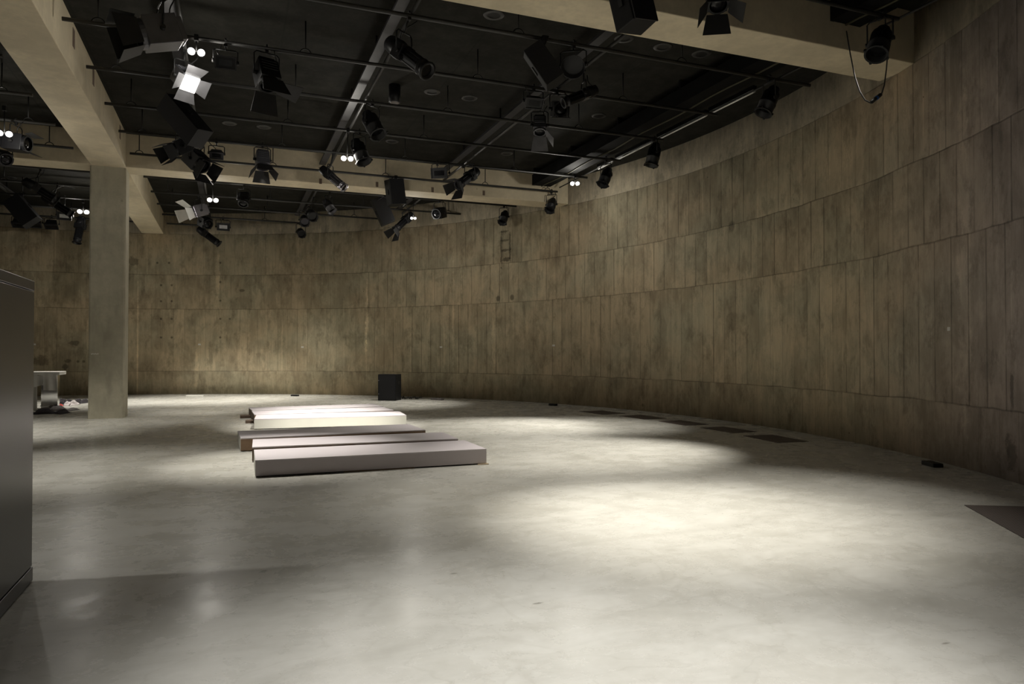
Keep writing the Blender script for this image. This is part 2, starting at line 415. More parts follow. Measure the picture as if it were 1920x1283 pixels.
# ------------------------------------------------------------------ room shell
def ring_wall():
    n = 220; zs = [(0, R), (0.86, R), (0.88, R), (6.05, R), (6.08, R + 0.035), (7.3, R + 0.035)]
    vs = []; fs = []; uvs = []
    for i in range(n + 1):
        a = -math.pi + 2 * math.pi * i / n
        for z, r in zs: vs.append((CX + r * math.cos(a), CY + r * math.sin(a), z))
    m = len(zs)
    for i in range(n):
        for k in range(m - 1):
            fs.append((i * m + k, i * m + k + 1, (i + 1) * m + k + 1, (i + 1) * m + k))
    me = bpy.data.meshes.new('wall_round'); me.from_pydata(vs, [], fs); me.update()
    uv = me.uv_layers.new(name='UVMap')
    for p in me.polygons:
        p.use_smooth = True
        for li in p.loop_indices:
            vi = me.loops[li].vertex_index; i, k = divmod(vi, m)
            uv.data[li].uv = (R * (-math.pi + 2 * math.pi * i / n), zs[k][0])
    me.materials.append(M['wall'])
    o = bpy.data.objects.new('wall_round', me); COL.objects.link(o); o['kind'] = 'structure'
    md = o.modifiers.new('thickness', 'SOLIDIFY'); md.thickness = 0.4; md.offset = -1
    return o
wall = ring_wall()

def disc(name, z0, z1, mat, r=R + 0.3, n=120):
    mb = MB().lathe((CX, CY, z0), (AX[2], AX[0], AX[1]), [(0, r), (z1 - z0, r)], n, False)
    return mb.build(name, mat, kind='structure')
disc('floor', -0.3, 0.0, M['floor'])
disc('ceiling', Z_CEIL, Z_CEIL + 0.3, M['ceil'])

def beam(x0, x1, y0, y1, name):
    mb = MB().box(((x0 + x1) / 2, (y0 + y1) / 2, (Z_SOF + Z_CEIL + 0.01) / 2), (x1 - x0, y1 - y0, Z_CEIL + 0.01 - Z_SOF))
    return mb.build(name, M['beam'], bevel=0.012, kind='structure')
xw = lambda Y: wall_x(Y, -0.03)
def yw(X, s): return CY + s * math.sqrt((R + 0.03) ** 2 - (X - CX) ** 2)
beam(2 * CX - xw(19.9) , xw(19.9), *BEAM_Y, 'beam_far')
beam(2 * CX - xw(8.4), xw(8.4), *BEAM_Y2, 'beam_near')
for (bx, nm) in ((BEAM_X, 'beam_long'), ((-10.15, -9.4), 'beam_west')):
    beam(bx[0], bx[1], BEAM_Y[1], yw(bx[0] / 2 + bx[1] / 2, 1), nm)
    beam(bx[0], bx[1], BEAM_Y2[1], BEAM_Y[0], nm)
    beam(bx[0], bx[1], yw(bx[0] / 2 + bx[1] / 2, -1), BEAM_Y2[0], nm)
def column(x0, x1, y0, y1, name):
    mb = MB(); c = 0.035
    poly = [(x0 + c, y0, 0), (x1 - c, y0, 0), (x1, y0 + c, 0), (x1, y1 - c, 0), (x1 - c, y1, 0), (x0 + c, y1, 0), (x0, y1 - c, 0), (x0, y0 + c, 0)]
    mb.prism(poly, (0, 0, Z_SOF)); return mb.build(name, M['column'], kind='structure')
col = column(-3.14, -2.37, 19.6, 20.24, 'column')
for (x, y) in ((-9.8, 19.9), (-9.8, 8.38)):
    column(x - .38, x + .38, y - .38, y + .38, 'column')

# tie holes / dark slots on the beam faces are real recesses in look: small dark plugs
slot_n = 0
def slot(p, d, name='trim_slot'):
    MB().box(p, d).build(name, M['mdf_dark'], kind='structure')
for (px, py) in ((138, 72), (175, 145), (225, 248)):
    p = PX(px, py, -2.36); slot((p.x, p.y, p.z), (0.01, 0.16, 0.30))
for px, py in ((601, 340), (707, 346), (811, 356), (907, 362)):
    p = PY(px, py, 19.5); slot((p.x, 19.5, p.z), (0.07, 0.01, 0.14))

# near floor grating and the five gratings along the wall
def grating(poly, label):
    c = sum((Vector(p) for p in poly), Vector()) / len(poly)
    o = MB().prism([(p[0] - c.x, p[1] - c.y, 0.0) for p in [Vector(q) for q in poly]], (0, 0, 0.006)).build('floor_grating', M['grate'])
    o.location = (c.x, c.y, 0)
    d = Vector(poly[1]) - Vector(poly[0])
    return tag(o, label, 'floor grating', 'brown gratings let into the floor by the round wall')
def rect(cx_, cy_, w, l, a):
    ca, sa = math.cos(a), math.sin(a)
    return [(cx_ + ca * i * w / 2 - sa * j * l / 2, cy_ + sa * i * w / 2 + ca * j * l / 2, 0) for i, j in ((-1, -1), (1, -1), (1, 1), (-1, 1))]
names5 = ['farthest', 'second farthest', 'middle', 'fourth', 'fifth and widest-looking']
for (gx, gy, w, l, a, nm) in ((9.13, 16.75, .70, 1.10, .10, 'farthest one of the row of five'), (9.42, 15.2, .65, 1.05, .06, 'second from the far end of the five'),
                              (9.50, 13.64, .62, 1.04, 0.0, 'middle one of the row of five'), (9.52, 12.1, .60, 1.06, 0.0, 'fourth from the far end of the five'),
                              (9.35, 10.55, .64, 1.08, -.12, 'nearest one of the row of five')):
    grating(rect(gx, gy, w, l, a), 'brown floor grating by the wall, ' + nm)
p0, p2 = PZ(1808, 948, 0), PZ(1905, 1002, 0); p1 = PZ(2010, 953, 0)
e1 = (p1 - p0).normalized(); e2 = (p2 - p0); L2 = e2.length
grating([tuple(p0), tuple(p0 + e2.normalized() * 2.1 + Vector((0, 0, 0))), tuple(p0 + e2.normalized() * 2.1 + e1 * 1.05), tuple(p0 + e1 * 1.05)],
        'large brown mesh grating in the floor at the right edge of the picture')

# ------------------------------------------------------------------ plinths on the floor
def plinth(cx_, cy_, w, d, rot, label, front='mdf', end='plinth_side', h=0.22):
    t = thing('plinth', (cx_, cy_, 0), label, 'plinth', 'long low plinths lying in two groups on the floor')
    g = 0.018; x0, x1, y0, y1 = cx_ - w / 2, cx_ + w / 2, cy_ - d / 2, cy_ + d / 2
    MB().box((cx_, cy_, h - 0.01), (w, d, 0.02)).build('top_panel', M['plinth_top'], t, 0.002)
    MB().box((cx_, y0 + 0.009, (h - 0.02 + g) / 2), (w, 0.018, h - 0.02 - g)).build('side_panel', M[front], t)
    MB().box((cx_, y1 - 0.009, (h - 0.02 + g) / 2), (w, 0.018, h - 0.02 - g)).build('side_panel', M['mdf'], t)
    for x in (x0 + 0.009, x1 - 0.009):
        MB().box((x, cy_, (h - 0.02 + g) / 2), (0.018, d - 0.036, h - 0.02 - g)).build('end_panel', M[end], t)
    for x in (x0 + 0.12, cx_, x1 - 0.12):
        MB().box((x, cy_, g / 2 + .001), (0.09, d - 0.1, g + .002)).build('batten', M['timber'], t)
    t.rotation_euler = (0, 0, math.radians(rot))
    return t
n1 = plinth(1.865, 10.21, 3.10, 1.06, -.8, 'nearest pale lilac plinth, long plain front facing the viewer', 'lilac_side')
MB().box((1.9, 9.70, 0.006), (0.95, 0.05, 0.012)).build('floor_batten', M['mdf'], n1)
MB().box((3.36, 9.68, 0.006), (0.16, 0.07, 0.012)).build('wood_chip', M['timber'], n1, label='splintered pale wood end')
plinth(1.865, 11.50, 3.08, .98, -2.2, 'middle plinth of the near three, brown board edge under a lilac top', 'mdf_dark')
plinth(1.68, 12.90, 3.06, 1.13, 1.8, 'farthest of the near three plinths, raw tan board front, sticking out at its left end', 'mdf')
plinth(2.07, 16.07, 3.13, 1.05, -4.2, 'brightly lit plinth with a cream front, foremost of the far three', 'plinth_side', 'mdf_dark')
plinth(2.05, 17.35, 3.11, 1.06, 1.5, 'white-topped plinth in the middle of the far three', 'mdf', 'mdf_dark')
plinth(2.03, 18.52, 3.12, 1.06, 3.2, 'rearmost of the far three plinths, its white top in full light', 'mdf', 'mdf_dark')
for (px, py, w, d_, lab) in ((461, 783.5, .26, .35, 'small brown offcut board on the floor left of the far plinths, farther one'),
                             (471, 793, .24, .30, 'small brown offcut board against the left end of the far plinths, nearer one')):
    p = PZ(px, py, 0)
    tag(centre(MB().box((p.x, p.y, 0.03), (w, d_, 0.06)).build('offcut_board', M['mdf_dark'])), lab, 'board')

# ------------------------------------------------------------------ dark cabinet at the left edge
cb = thing('storage_cabinet', (-2.2, 5.3, 0), 'tall dark grey laminate cabinet cut by the left edge of the picture', 'cabinet')
MB().box((-2.226, 5.2, 1.065), (1.9, 1.39, 1.91)).build('body', M['dark_board'], cb, 0.004)
MB().box((-2.226, 5.2, 2.06), (1.902, 1.392, 0.07)).build('top_panel', M['dark_board'], cb, 0.004)
MB().box((-2.226, 5.2, 0.055), (1.91, 1.40, 0.095)).build('base_plinth', M['dark_board'], cb, 0.003)
MB().box((-2.226, 5.2, 0.005), (1.85, 1.35, 0.01)).build('foot_strip', M['black'], cb)

# ------------------------------------------------------------------ loudspeaker cabinet standing by the wall
def sub(px_l, px_c):
    t = thing('loudspeaker', (4.93, 23.6, 0), 'black loudspeaker cabinet standing on the floor before the far wall', 'loudspeaker')
    a = math.radians(-32); fx = (Vector((math.cos(a), math.sin(a), 0)), Vector((-math.sin(a), math.cos(a), 0)), AX[2])
    c = Vector((4.93, 23.6, 0.43))
    MB().box(c, (.62, .52, .86), fx).build('case', M['speaker'], t, 0.012)
    MB().box(c - fx[1] * .265, (.56, .012, .80), fx).build('grille', M['grille'], t)
    for z in (.22, .66):
        MB().box(c - fx[1] * .268 - fx[0] * .28 + Vector((0, 0, z - .43)), (.03, .012, .03), fx).build('corner_bolt', M['silver'], t, label='pale metal bolt')
    MB().box(c + fx[0] * .315 + Vector((0, 0, .15)), (.01, .18, .10), fx).build('handle', M['black'], t)
sub(0, 0)
# cables on the floor right of it
rng = random.Random(3)
pts = [PZ(750, 748, 0.02)]
for i in range(26):
    x = 752 + i * 1.55; pts.append(PZ(x, 748 + rng.uniform(-1.5, 1.8), 0.0) + Vector((0, 0, 0.02 + abs(rng.uniform(0, .05)))))
tag(centre(MB().path(pts, 0.018).build('power_cable', M['cable'])), 'heap of black cable on the floor right of the standing loudspeaker', 'cable')
def small_block(px, py, w, d, h, mat, name, label, cat, z0=0.0):
    p = PZ(px, py, z0)
    a = math.atan2(p.y - CY, p.x - CX)
    fr = (Vector((-math.sin(a), math.cos(a), 0)), Vector((math.cos(a), math.sin(a), 0)), AX[2])
    o = MB().box(p + Vector((0, 0, h / 2)), (w, d, h), fr).build(name, mat, None, 0.006)
    return tag(centre(o), label, cat)
small_block(1748, 874, .30, .14, .055, M['black'], 'cable_box', 'small black box on the dark floor near the wall at far right', 'box')
small_block(1037, 761, .26, .12, .06, M['black'], 'cable_box', 'small black box at the foot of the wall right of centre', 'box')
small_block(553, 743, .26, .14, .05, M['black'], 'cable_box', 'small black box at the foot of the far wall behind the plinths', 'box')
small_block(366, 743.5, .62, .12, .05, M['plinth_side'], 'wood_strip', 'pale strip lying at the foot of the far wall right of the column', 'strip')
small_block(820, 750, .45, .15, .05, M['greycloth'], 'wood_strip', 'grey strip at the foot of the wall right of the standing loudspeaker', 'strip')

# wall tags and writing on the column
for (px, py, lab) in ((64, 646, 'tiny white tag on the far wall beside the dark cabinet'), (374, 646, 'tiny white tag on the far wall between column and plinths'),
                      (567, 651, 'tiny white tag on the far wall above the plinths'), (827, 651, 'tiny white tag on the wall right of the standing loudspeaker'),
                      (1038, 648, 'tiny white tag on the curved wall right of centre'), (1779, 617, 'small white square tag on the near right wall')):
    p = PW(px, py, 0.004); a = math.atan2(p.y - CY, p.x - CX)
    fr = (Vector((-math.sin(a), math.cos(a), 0)), Vector((math.cos(a), math.sin(a), 0)), AX[2])
    w, h = (.10, .055) if px < 1700 else (.065, .055)
    tag(centre(MB().box(p, (w, .006, h), fr).build('wall_tag', M['paper'])), lab, 'tag', 'small white tags along the wall')
nt = thing('column_writing', PY(178, 664, 19.595), 'faint white writing low on the column', 'note')
p = nt.location.copy()
MB().box(p, (.17, .006, .055)).build('sheet', M['column'], nt)  # backing in the column's own colour, no paper there
for i in range(6):
    MB().box(p + Vector((-.07 + i * .027, -.004, .006 * (i % 2))), (.014, .003, .03)).build('lettering', M['paper'], nt)

# ------------------------------------------------------------------ white table, mirror leg and cloth heaps at left
t = thing('trestle_table', (-5.1, 23.6, 0), 'white-topped table draped with white sheets behind the dark cabinet', 'table')
Yt = 23.4
a0, a1 = PY(20, 700, Yt), PY(113, 697, Yt); zt = a1.z
MB().box(((a0.x + a1.x) / 2, Yt + .35, zt - .05), (a1.x - a0.x, .9, .09)).build('tabletop', M['white'], t, 0.01)
for (x, yy) in ((PY(64, 740, Yt).x, Yt), (PY(91, 740, Yt).x, Yt + .1)):
    w = .40 if yy > Yt else .08
    MB().box((x, yy + .12, (zt - .1) / 2), (w, .25 if w > .1 else .08, zt - .1)).build('leg', M['mirror'] if w > .1 else M['white'], t, label='mirror-faced box leg' if w > .1 else 'thin white leg')
def sheet(corners, Y, name, seed, par):
    r_ = random.Random(seed); nx, ny = 9, 7; mb = MB(); P_ = [PY(x, y, Y) for x, y in corners]
    for s_ in (0, 1):
        for j in range(ny):
            for i in range(nx):
                u, v = i / (nx - 1), j / (ny - 1)
                p = (P_[0] * (1 - u) + P_[1] * u) * (1 - v) + (P_[3] * (1 - u) + P_[2] * u) * v
                mb.v.append(p + Vector((0, .02 * math.sin(u * 9 + seed) * (.3 + v) + s_ * .012, 0)))
    for s_ in (0, 1):
        for j in range(ny - 1):
            for i in range(nx - 1):
                b = s_ * nx * ny + j * nx + i
                mb.f.append([b, b + 1, b + nx + 1, b + nx]); mb.sm.append(True)
    return mb.build(name, M['white'], par)
sheet([(80, 700), (104, 701), (108, 733), (81, 732)], Yt - .12, 'hanging_sheet', 1, t)
sheet([(55, 706), (80, 704), (80, 722), (55, 729)], Yt - .16, 'hanging_sheet', 2, t)

def heap(px0, px1, py, h, mat, label, seed, dy=.5):
    a, b = PZ(px0, py, 0), PZ(px1, py, 0); r_ = random.Random(seed); mb = MB(); nx, ny = 22, 10
    L = (b - a).length; d = (b - a).normalized(); q = Vector((-d.y, d.x, 0))
    ph = [r_.uniform(0, 6) for _ in range(6)]
    for j in range(ny):
        for i in range(nx):
            u, v = i / (nx - 1), j / (ny - 1)
            e = min(1, 5 * u, 5 * (1 - u)) * math.sin(math.pi * v) ** .6 if 0 < v < 1 else 0
            z = h * e * (.45 + .35 * math.sin(u * 13 + ph[0] + 3 * v) + .25 * math.sin(u * 29 + ph[1]) * math.sin(v * 8 + ph[2]))
            off = .08 * math.sin(u * 9 + ph[3])
            mb.v.append(a + d * (u * L) + q * ((v) * dy + off) + Vector((0, 0, max(0.004, z))))
    for j in range(ny - 1):
        for i in range(nx - 1):
            k = j * nx + i; mb.f.append([k, k + 1, k + nx + 1, k + nx]); mb.sm.append(True)
    o = tag(centre(mb.build('crumpled_cloth', mat)), label, 'cloth', 'crumpled cloths on the floor by the white table')
    md = o.modifiers.new('thick', 'SOLIDIFY'); md.thickness = .004; md.offset = 1
    return o
heap(40, 116, 777, .17, M['darkcloth'], 'long dark crumpled cloth on the floor, nearest the viewer beside the cabinet', 1)
heap(62, 130, 771, .16, M['greycloth'], 'grey crumpled cloth lying just behind the nearest dark cloth', 2)
heap(76, 101, 762, .26, M['darkcloth'], 'small dark cloth heap at the foot of the mirror leg', 3)
heap(103, 120, 759, .22, M['darkcloth'], 'dark plum cloth bundle right of the mirror leg', 4)
heap(98, 114, 762, .07, M['redcloth'], 'thin red cloth edge in front of the plum bundle', 5, .25)
heap(117, 133, 761, .16, M['palecloth'], 'pale pink cloth bundle between the plum cloth and the dark scraps', 6)
heap(131, 150, 757.5, .18, M['darkcloth'], 'small dark scraps of cloth nearest the column', 7)

# ------------------------------------------------------------------ ceiling grid: pipes, runs, trunking
pipe_names = {}
def hanger(mb, x, y, z=Z_PIPE):
    mb.tube((x, y, z + .09), (x, y, Z_CEIL), .012, 6)
    mb.path([(x + .09 * math.cos(a), y, z + .0 + .09 * math.sin(a)) for a in [math.pi * k / 8 for k in range(9)]], .010, 5)
def cross_pipe(Y, x0, x1, label, hang=()):
    t = thing('lighting_pipe', ((x0 + x1) / 2, Y, Z_PIPE), label, 'pipe', 'black steel pipes of the ceiling lighting grid')
    MB().tube((x0, Y, Z_PIPE), (x1, Y, Z_PIPE), .030, 12).build('tube', M['pipe'], t)
    hs = list(hang) or [x0 + .45 + k * 2.9 for k in range(int((x1 - x0 - .5) / 2.9) + 1)]
    for x in hs:
        mb = MB(); hanger(mb, x, Y); mb.build('hanger_rod', M['black'], t)
    return t
ords = ['nearest', 'second', 'third', 'fourth', 'fifth', 'farthest']
ends1 = {9.9: 9.6, 11.8: 9.05, 13.65: 9.0, 15.54: 9.0, 17.39: 9.04, 19.25: 9.02}
for i, Y in enumerate(PIPES_Y):
    lab = 'black pipe crossing the main bay, ' + (['closest to the near crossbeam', 'second from the near crossbeam', 'third from the near crossbeam', 'third from the far crossbeam', 'second from the far crossbeam', 'right in front of the far crossbeam'][i])
    hg = (-2.05, 1.0, 3.9, 6.75, 8.7) if Y == 19.25 else ()
    cross_pipe(Y, -2.25, ends1[Y], lab, hg)
    if Y > 12.5:
        cross_pipe(Y, -9.2, -3.42, 'black pipe left of the long beam, ' + ['', '', 'nearest one in view', 'second one in view', 'next to last before the far crossbeam', 'right in front of the far crossbeam'][i],
                   (-3.9, -6.8))
ends0 = {21.66: 8.67, 23.6: 7.37, 25.5: 5.3, 27.4: 2.7, 29.3: -.9}
for i, Y in enumerate(PIPES_Y0):
    o5 = ['first', 'second', 'third', 'fourth', 'fifth'][i]
    cross_pipe(Y, -2.2 , ends0[Y], 'black pipe behind the far crossbeam, %s row beyond it, right of the long beam' % o5)
    cross_pipe(Y, -9.2 if Y < 27 else -8.6, -3.3, 'black pipe behind the far crossbeam, %s row beyond it, left of the long beam' % o5)
cross_pipe(7.45, 1.0, 8.85, 'black pipe in the nearest bay, ending beside the wall at top right')

def run(X, y0, y1, label, w=.16):
    t = thing('cable_tray', (X, (y0 + y1) / 2, 6.5), label, 'cable tray', 'long trays running away from the viewer under the ceiling')
    MB().box((X - .08, (y0 + y1) / 2, 6.56), (w, y1 - y0, .05)).build('tray', M['tray'], t)
    MB().tube((X + .06, y0, Z_PIPE + .075), (X + .06, y1, Z_PIPE + .075), .03, 10).build('tube', M['silver' if False else 'pipe'], t)
    y = y0 + .4
    while y < y1:
        MB().box((X - .08, y, 6.73), (.03, .03, .29)).build('bracket', M['black'], t); y += 2.6
    return t
for nm, X, lab in (('C', -.75, 'left'), ('A', 2.33, 'middle'), ('B', 5.51, 'right')):
    run(X, 8.9, 19.4, 'dark cable tray with pipe along the main bay, %s one of three' % lab)
    run(X, 20.45, {'C': 28.8, 'A': 27.0, 'B': 24.6}[nm], 'dark cable tray with pipe beyond the far crossbeam, %s one' % lab)
run(-5.9, 8.9, 19.4, 'dark cable tray left of the long beam in the main bay')
run(-6.3, 20.45, 28.6, 'dark cable tray beyond the far crossbeam at far left')

def trunking(y0, y1, label, lamps):
    t = thing('lighting_trunking', (8.5, (y0 + y1) / 2, 6.4), label, 'trunking', 'black trunking beside the curved wall')
    yc, L = (y0 + y1) / 2, y1 - y0
    MB().box((8.13, yc, 6.56), (.07, L, .30)).build('side_rail', M['trunk'], t)
    MB().box((8.42, yc, 6.44), (.50, L, .05)).build('bottom_plate', M['trunk'], t)
    MB().box((8.80, yc, 6.58), (.22, L, .06)).build('wire_tray', M['trunk'], t)
    MB().path([(8.42 + .03 * math.sin(k), y0 + L * k / 24, 6.405) for k in range(25)], .018).build('yellow_cable', M['yellowcable'], t, label='olive yellow cable')
    MB().tube((8.97, y0, 6.42), (8.97, y1, 6.42), .018, 8).build('edge_rail', M['pipe'], t)
    for y in np.arange(y0 + .3, y1, 2.4):
        MB().box((8.45, float(y), 6.78), (.7, .05, .2)).build('bracket', M['trunk'], t)
    return t
trunking(9.0, 19.0, 'black trunking running beside the curved wall under the main bay ceiling', 4)
trunking(2.5, 7.95, 'black trunking end in the nearest bay at top right', 0)
for i, (ya, yb) in enumerate([(PZ(*a_, 6.5).y, PZ(*b_, 6.5).y) for a_, b_ in (((1417, 170), (1335, 212)), ((1329, 215), (1235, 260)), ((1226, 264), (1156, 299)), ((1150, 303), (1123, 316)))]):
    t = thing('tube_light', (9.13, (ya + yb) / 2, 6.5), 'unlit white tube lamp beside the trunking, ' + ['longest-looking one nearest the viewer', 'second from the viewer', 'third from the viewer', 'farthest short one'][i], 'tube light', 'row of unlit white tube lamps')
    MB().box((9.13, (ya + yb) / 2, 6.56), (.09, yb - ya, .07)).build('housing', M['trunk'], t)
    MB().tube((9.13, ya + .02, 6.50), (9.13, yb - .02, 6.50), .036, 12).build('lamp', M['tube'], t)

# round holes and downlights in the black ceiling
dl = [(926, 28), (810, 172), (880, 184), (1243, 88), (1315, 101), (1123, 217), (430, 231), (495, 238), (735, 265), (1170, 72), (950, 288), (1075, 292), (20, 333), (130, 352)]
where = ['near the top edge, left of the near crossbeam', 'right of the hanging can downlight', 'second right of the can downlight', 'beside the near crossbeam, left of a pair',
         'beside the near crossbeam, right of a pair', 'between right tray and trunking', 'behind the left hanging loudspeaker', 'above the shuttered lamp at centre left',
         'near the far crossbeam at centre', 'above the right tray by the crossbeam', 'near the far crossbeam right of centre', 'near the far right corner of the main bay', 'at the far left edge beyond the crossbeam', 'left of the column beyond the crossbeam']
for (px, py), wh in zip(dl, where):
    p = PZ(px, py, Z_CEIL)
    t = thing('ceiling_downlight', p, 'round black recessed downlight in the ceiling ' + wh, 'downlight', 'recessed ceiling downlights')
    MB().lathe(p - Vector((0, 0, .012)), (AX[2], AX[0], AX[1]), [(0, .10), (0, .16), (.014, .17), (.014, .10)], 24, True, False).build('ring', M['pipe'], t)
    MB().lathe(p - Vector((0, 0, .004)), (AX[2], AX[0], AX[1]), [(0, .118), (.006, .118)], 24).build('recess', M['black'], t)
p = PZ(740, 160, Z_CEIL)
t = thing('can_downlight', p, 'black cylindrical downlight projecting from the ceiling with a pale reflector', 'downlight')
MB().lathe(p - Vector((0, 0, .34)), (AX[2], AX[0], AX[1]), [(0, .10), (.0, .115), (.34, .115), (.34, .02)], 24).build('can', M['body'], t)
MB().lathe(p - Vector((0, 0, .352)), (AX[2], AX[0], AX[1]), [(0, .09), (.010, .095)], 24).build('reflector', M['silver'], t, label='pale reflector')

# ------------------------------------------------------------------ stage lamps
def spot_light(par, p, d, energy, size=50, blend=1.0, col=WARM, r=.09):
    l = bpy.data.lights.new('lamp_beam', 'SPOT'); ALL_L.append(l); l.energy = energy * LK; l.spot_size = math.radians(size); l.spot_blend = blend
    l.color = col; l.shadow_soft_size = r
    o = bpy.data.objects.new('lamp_beam', l); COL.objects.link(o)
    o.parent = par; o.location = Vector(p) - (par.location if par else Vector())
    o.rotation_euler = Vector(d).to_track_quat('-Z', 'Y').to_euler()
    return o
def bulb_light(par, p, energy, col=WARM, r=.05):
    l = bpy.data.lights.new('bulb', 'POINT'); l.energy = energy * LK; l.color = col; l.shadow_soft_size = r
    o = bpy.data.objects.new('bulb', l); COL.objects.link(o); o.parent = par; o.location = Vector(p) - par.location
def rig(t, c, fr, half, yl, top=None, mat='black'):
    """clamp on the pipe, stem, and U yoke down to the pivots of the housing"""
    top = top or hang_at(t.location)
    d, s, u = fr
    s = Vector((s.x, s.y, 0)).normalized() if abs(s.z) < .9 else s
    bar = c + Vector((0, 0, yl))
    if bar.z > top.z - .06: bar.z = top.z - .06
    mb = MB()
    for k in (-1, 1):
        mb.path([c + s * (half * k), c + s * (half * k) + Vector((0, 0, (bar.z - c.z) * .9)), bar + s * (half * k * .8)], .011, 6)
        mb.lathe(c + s * (half * k) - s * .02 * 1, (s, d, u), [(0, .03), (.04, .03)], 10)
    mb.path([bar - s * half * .82, bar + s * half * .82], .012, 6)
    mb.build('yoke', M[mat], t)
    mb = MB()
    mb.tube((bar.x, bar.y, bar.z - .01), (top.x, top.y, top.z - .03), .014, 8)
    mb.path([Vector((top.x, top.y + .055 * math.cos(a), top.z + .055 * math.sin(a))) for a in [math.radians(k) for k in range(-95, 170, 24)]], .013, 6)
    mb.box((top.x, top.y, top.z - .05), (.05, .07, .04))
    mb.build('hook_clamp', M['black'], t)
def hang_at(c):
    x, y = c.x, c.y
    n = min(PIPES_Y + PIPES_Y0 + [7.45], key=lambda q: abs(q - y))
    if abs(n - y) < .45: return Vector((x, n, Z_PIPE))
    m = min(list(RUN_X.values()) + [-5.9], key=lambda q: abs(q + .06 - x))
    if abs(m + .06 - x) < .5: return Vector((m + .06, y, Z_PIPE + .075))
    return Vector((x, y, Z_PIPE))
def place(pix, plane):
    k, v = plane[0], float(plane[1:]) if plane[1:].replace('.', '').replace('-', '').isdigit() else None
    if k == 'Y': return PY(pix[0], pix[1], v)
    if k == 'X': return PX(pix[0], pix[1], v)
def cord(t, a, b, sag=.22, seed=0):
    r_ = random.Random(seed); pts = []
    for i in range(13):
        q = i / 12; p = a * (1 - q) + b * q; p = p + Vector((.05 * math.sin(q * 7 + seed), .05 * math.cos(q * 5 + seed), -sag * 4 * q * (1 - q))); pts.append(p)
    MB().path(pts, .009, 5).build('power_lead', M['cable'], t)

def parcan(pix, plane, aim, label, s=1.0, lit=0, size=50, mat='body', col=WARM):
    c = place(pix, plane)
    if aim[2] == 0: aim = Vector(aim) - c
    t = thing('par_can', (c.x, c.y, Z_PIPE), label, 'stage lamp', 'black can lamps on the ceiling grid')
    fr = frame(aim); d = fr[0]; r = .135 * s; L = .50 * s
    b = MB().lathe(c - d * L * .5, fr, [(0, .05 * s), (.02, .085 * s), (.10 * s, .10 * s), (.13 * s, r), (L * .62, r), (L * .62, r * 1.05), (L * .68, r * 1.05), (L * .68, r), (L, r), (L, r * .93), (L * .8, r * .90)], 24)
    b.build('can', M[mat], t)
    mb = MB()
    for k in range(4):
        a = math.pi / 4 + k * math.pi / 2; q = c + d * L * .5 + fr[1] * (r * 1.12 * math.cos(a)) + fr[2] * (r * 1.12 * math.sin(a))
        mb.box(q, (.035, .03, .03), fr)
    mb.lathe(c + d * (L * .5 - .004), fr, [(0, r * .94), (0, r * 1.12), (.012, r * 1.12), (.012, r * .94)], 24, False, False)
    mb.build('colour_frame', M[mat], t)
    MB().lathe(c + d * L * .3, fr, [(0, r * .88), (.01, r * .88)], 24).build('lens', M['glow_soft'] if lit == 2 else M['lens'], t)
    rig(t, c, fr, r + .03, .30 * s)
    cord(t, c - d * L * .5, t.location + Vector((.12, 0, -.02)), .06, len(label))
    if lit: spot_light(t, c + d * (L * .5 + .03), aim, lit if lit > 2 else 100, size, col=col)
    return t
def doors(t, c, fr, w, L, open_=(35, 35, 60, 60), mat='door', n=(0, 1, 2, 3)):
    d, s, u = fr
    for k in n:
        ax, o2 = ((u, s), (-u, s), (s, u), (-s, u))[k]
        a = math.radians(open_[k]); h = c + ax * (w / 2)
        out = (d * math.cos(a) + ax * math.sin(a)).normalized(); nrm = out.cross(o2).normalized()
        wd = w * (1.0 if k < 2 else .8)
        poly = [h - o2 * wd / 2, h + o2 * wd / 2, h + o2 * wd * .68 + out * L, h - o2 * wd * .68 + out * L]
        MB().prism([p - nrm * .003 for p in poly], nrm * .006).build('barn_door', M[mat], t)
def fresnel(pix, plane, aim, label, s=1.0, lit=0, size=60, mat='body', dmat='door', open_=(35, 35, 60, 60), n=(0, 1, 2, 3), glow_=False, side=None, dl=1.0, col=WARM):
    c = place(pix, plane); t = thing('fresnel_lamp', (c.x, c.y, Z_PIPE), label, 'stage lamp', 'boxy stage lamps with shutters on the ceiling grid')
    fr = frame(aim, side); d, sd, u = fr; w = .30 * s; L = .34 * s
    mb = MB().box(c, (L, w, w), fr)
    mb.box(c - d * (L * .5 + .03 * s), (.06 * s, w * .8, w * .8), fr)
    for k in range(4): mb.box(c - d * (L * .35 - k * .05 * s) + u * (w * .5 + .008), (.018, w * .8, .018), fr)
    mb.build('housing', M[mat], t, .01)
    mb = MB().lathe(c + d * L * .5, fr, [(0, w * .42), (0, w * .52), (.05 * s, w * .52), (.05 * s, w * .42)], 24, False, False)
    mb.build('lens_ring', M[mat], t)
    if glow_: MB().box(c + d * (L * .5 + .07 * s), (.02, w * .98, w * .98), fr).build('lens', M['glow'], t, label='glowing white front')
    else: MB().lathe(c + d * (L * .5 + .004), fr, [(0, w * .44), (.02 * s, w * .36), (.035 * s, w * .12)], 24).build('lens', M['lens'], t)
    doors(t, c + d * (L * .5 + .05 * s), fr, w * 1.02, .26 * s * dl, open_, dmat, n)
    for k in (-1, 1): MB().lathe(c + sd * (w * .5 * k), (sd * k, d, u), [(0, .035), (.05, .03)], 10).build('knob', M['black'], t)
    rig(t, c, fr, w * .5 + .04, .32 * s)
    cord(t, c - d * L * .5, t.location + Vector((.15, 0, -.02)), .1, len(label))
    if lit: spot_light(t, c + d * (L * .5 + .09 * s), aim, lit, size, col=col)
    return t
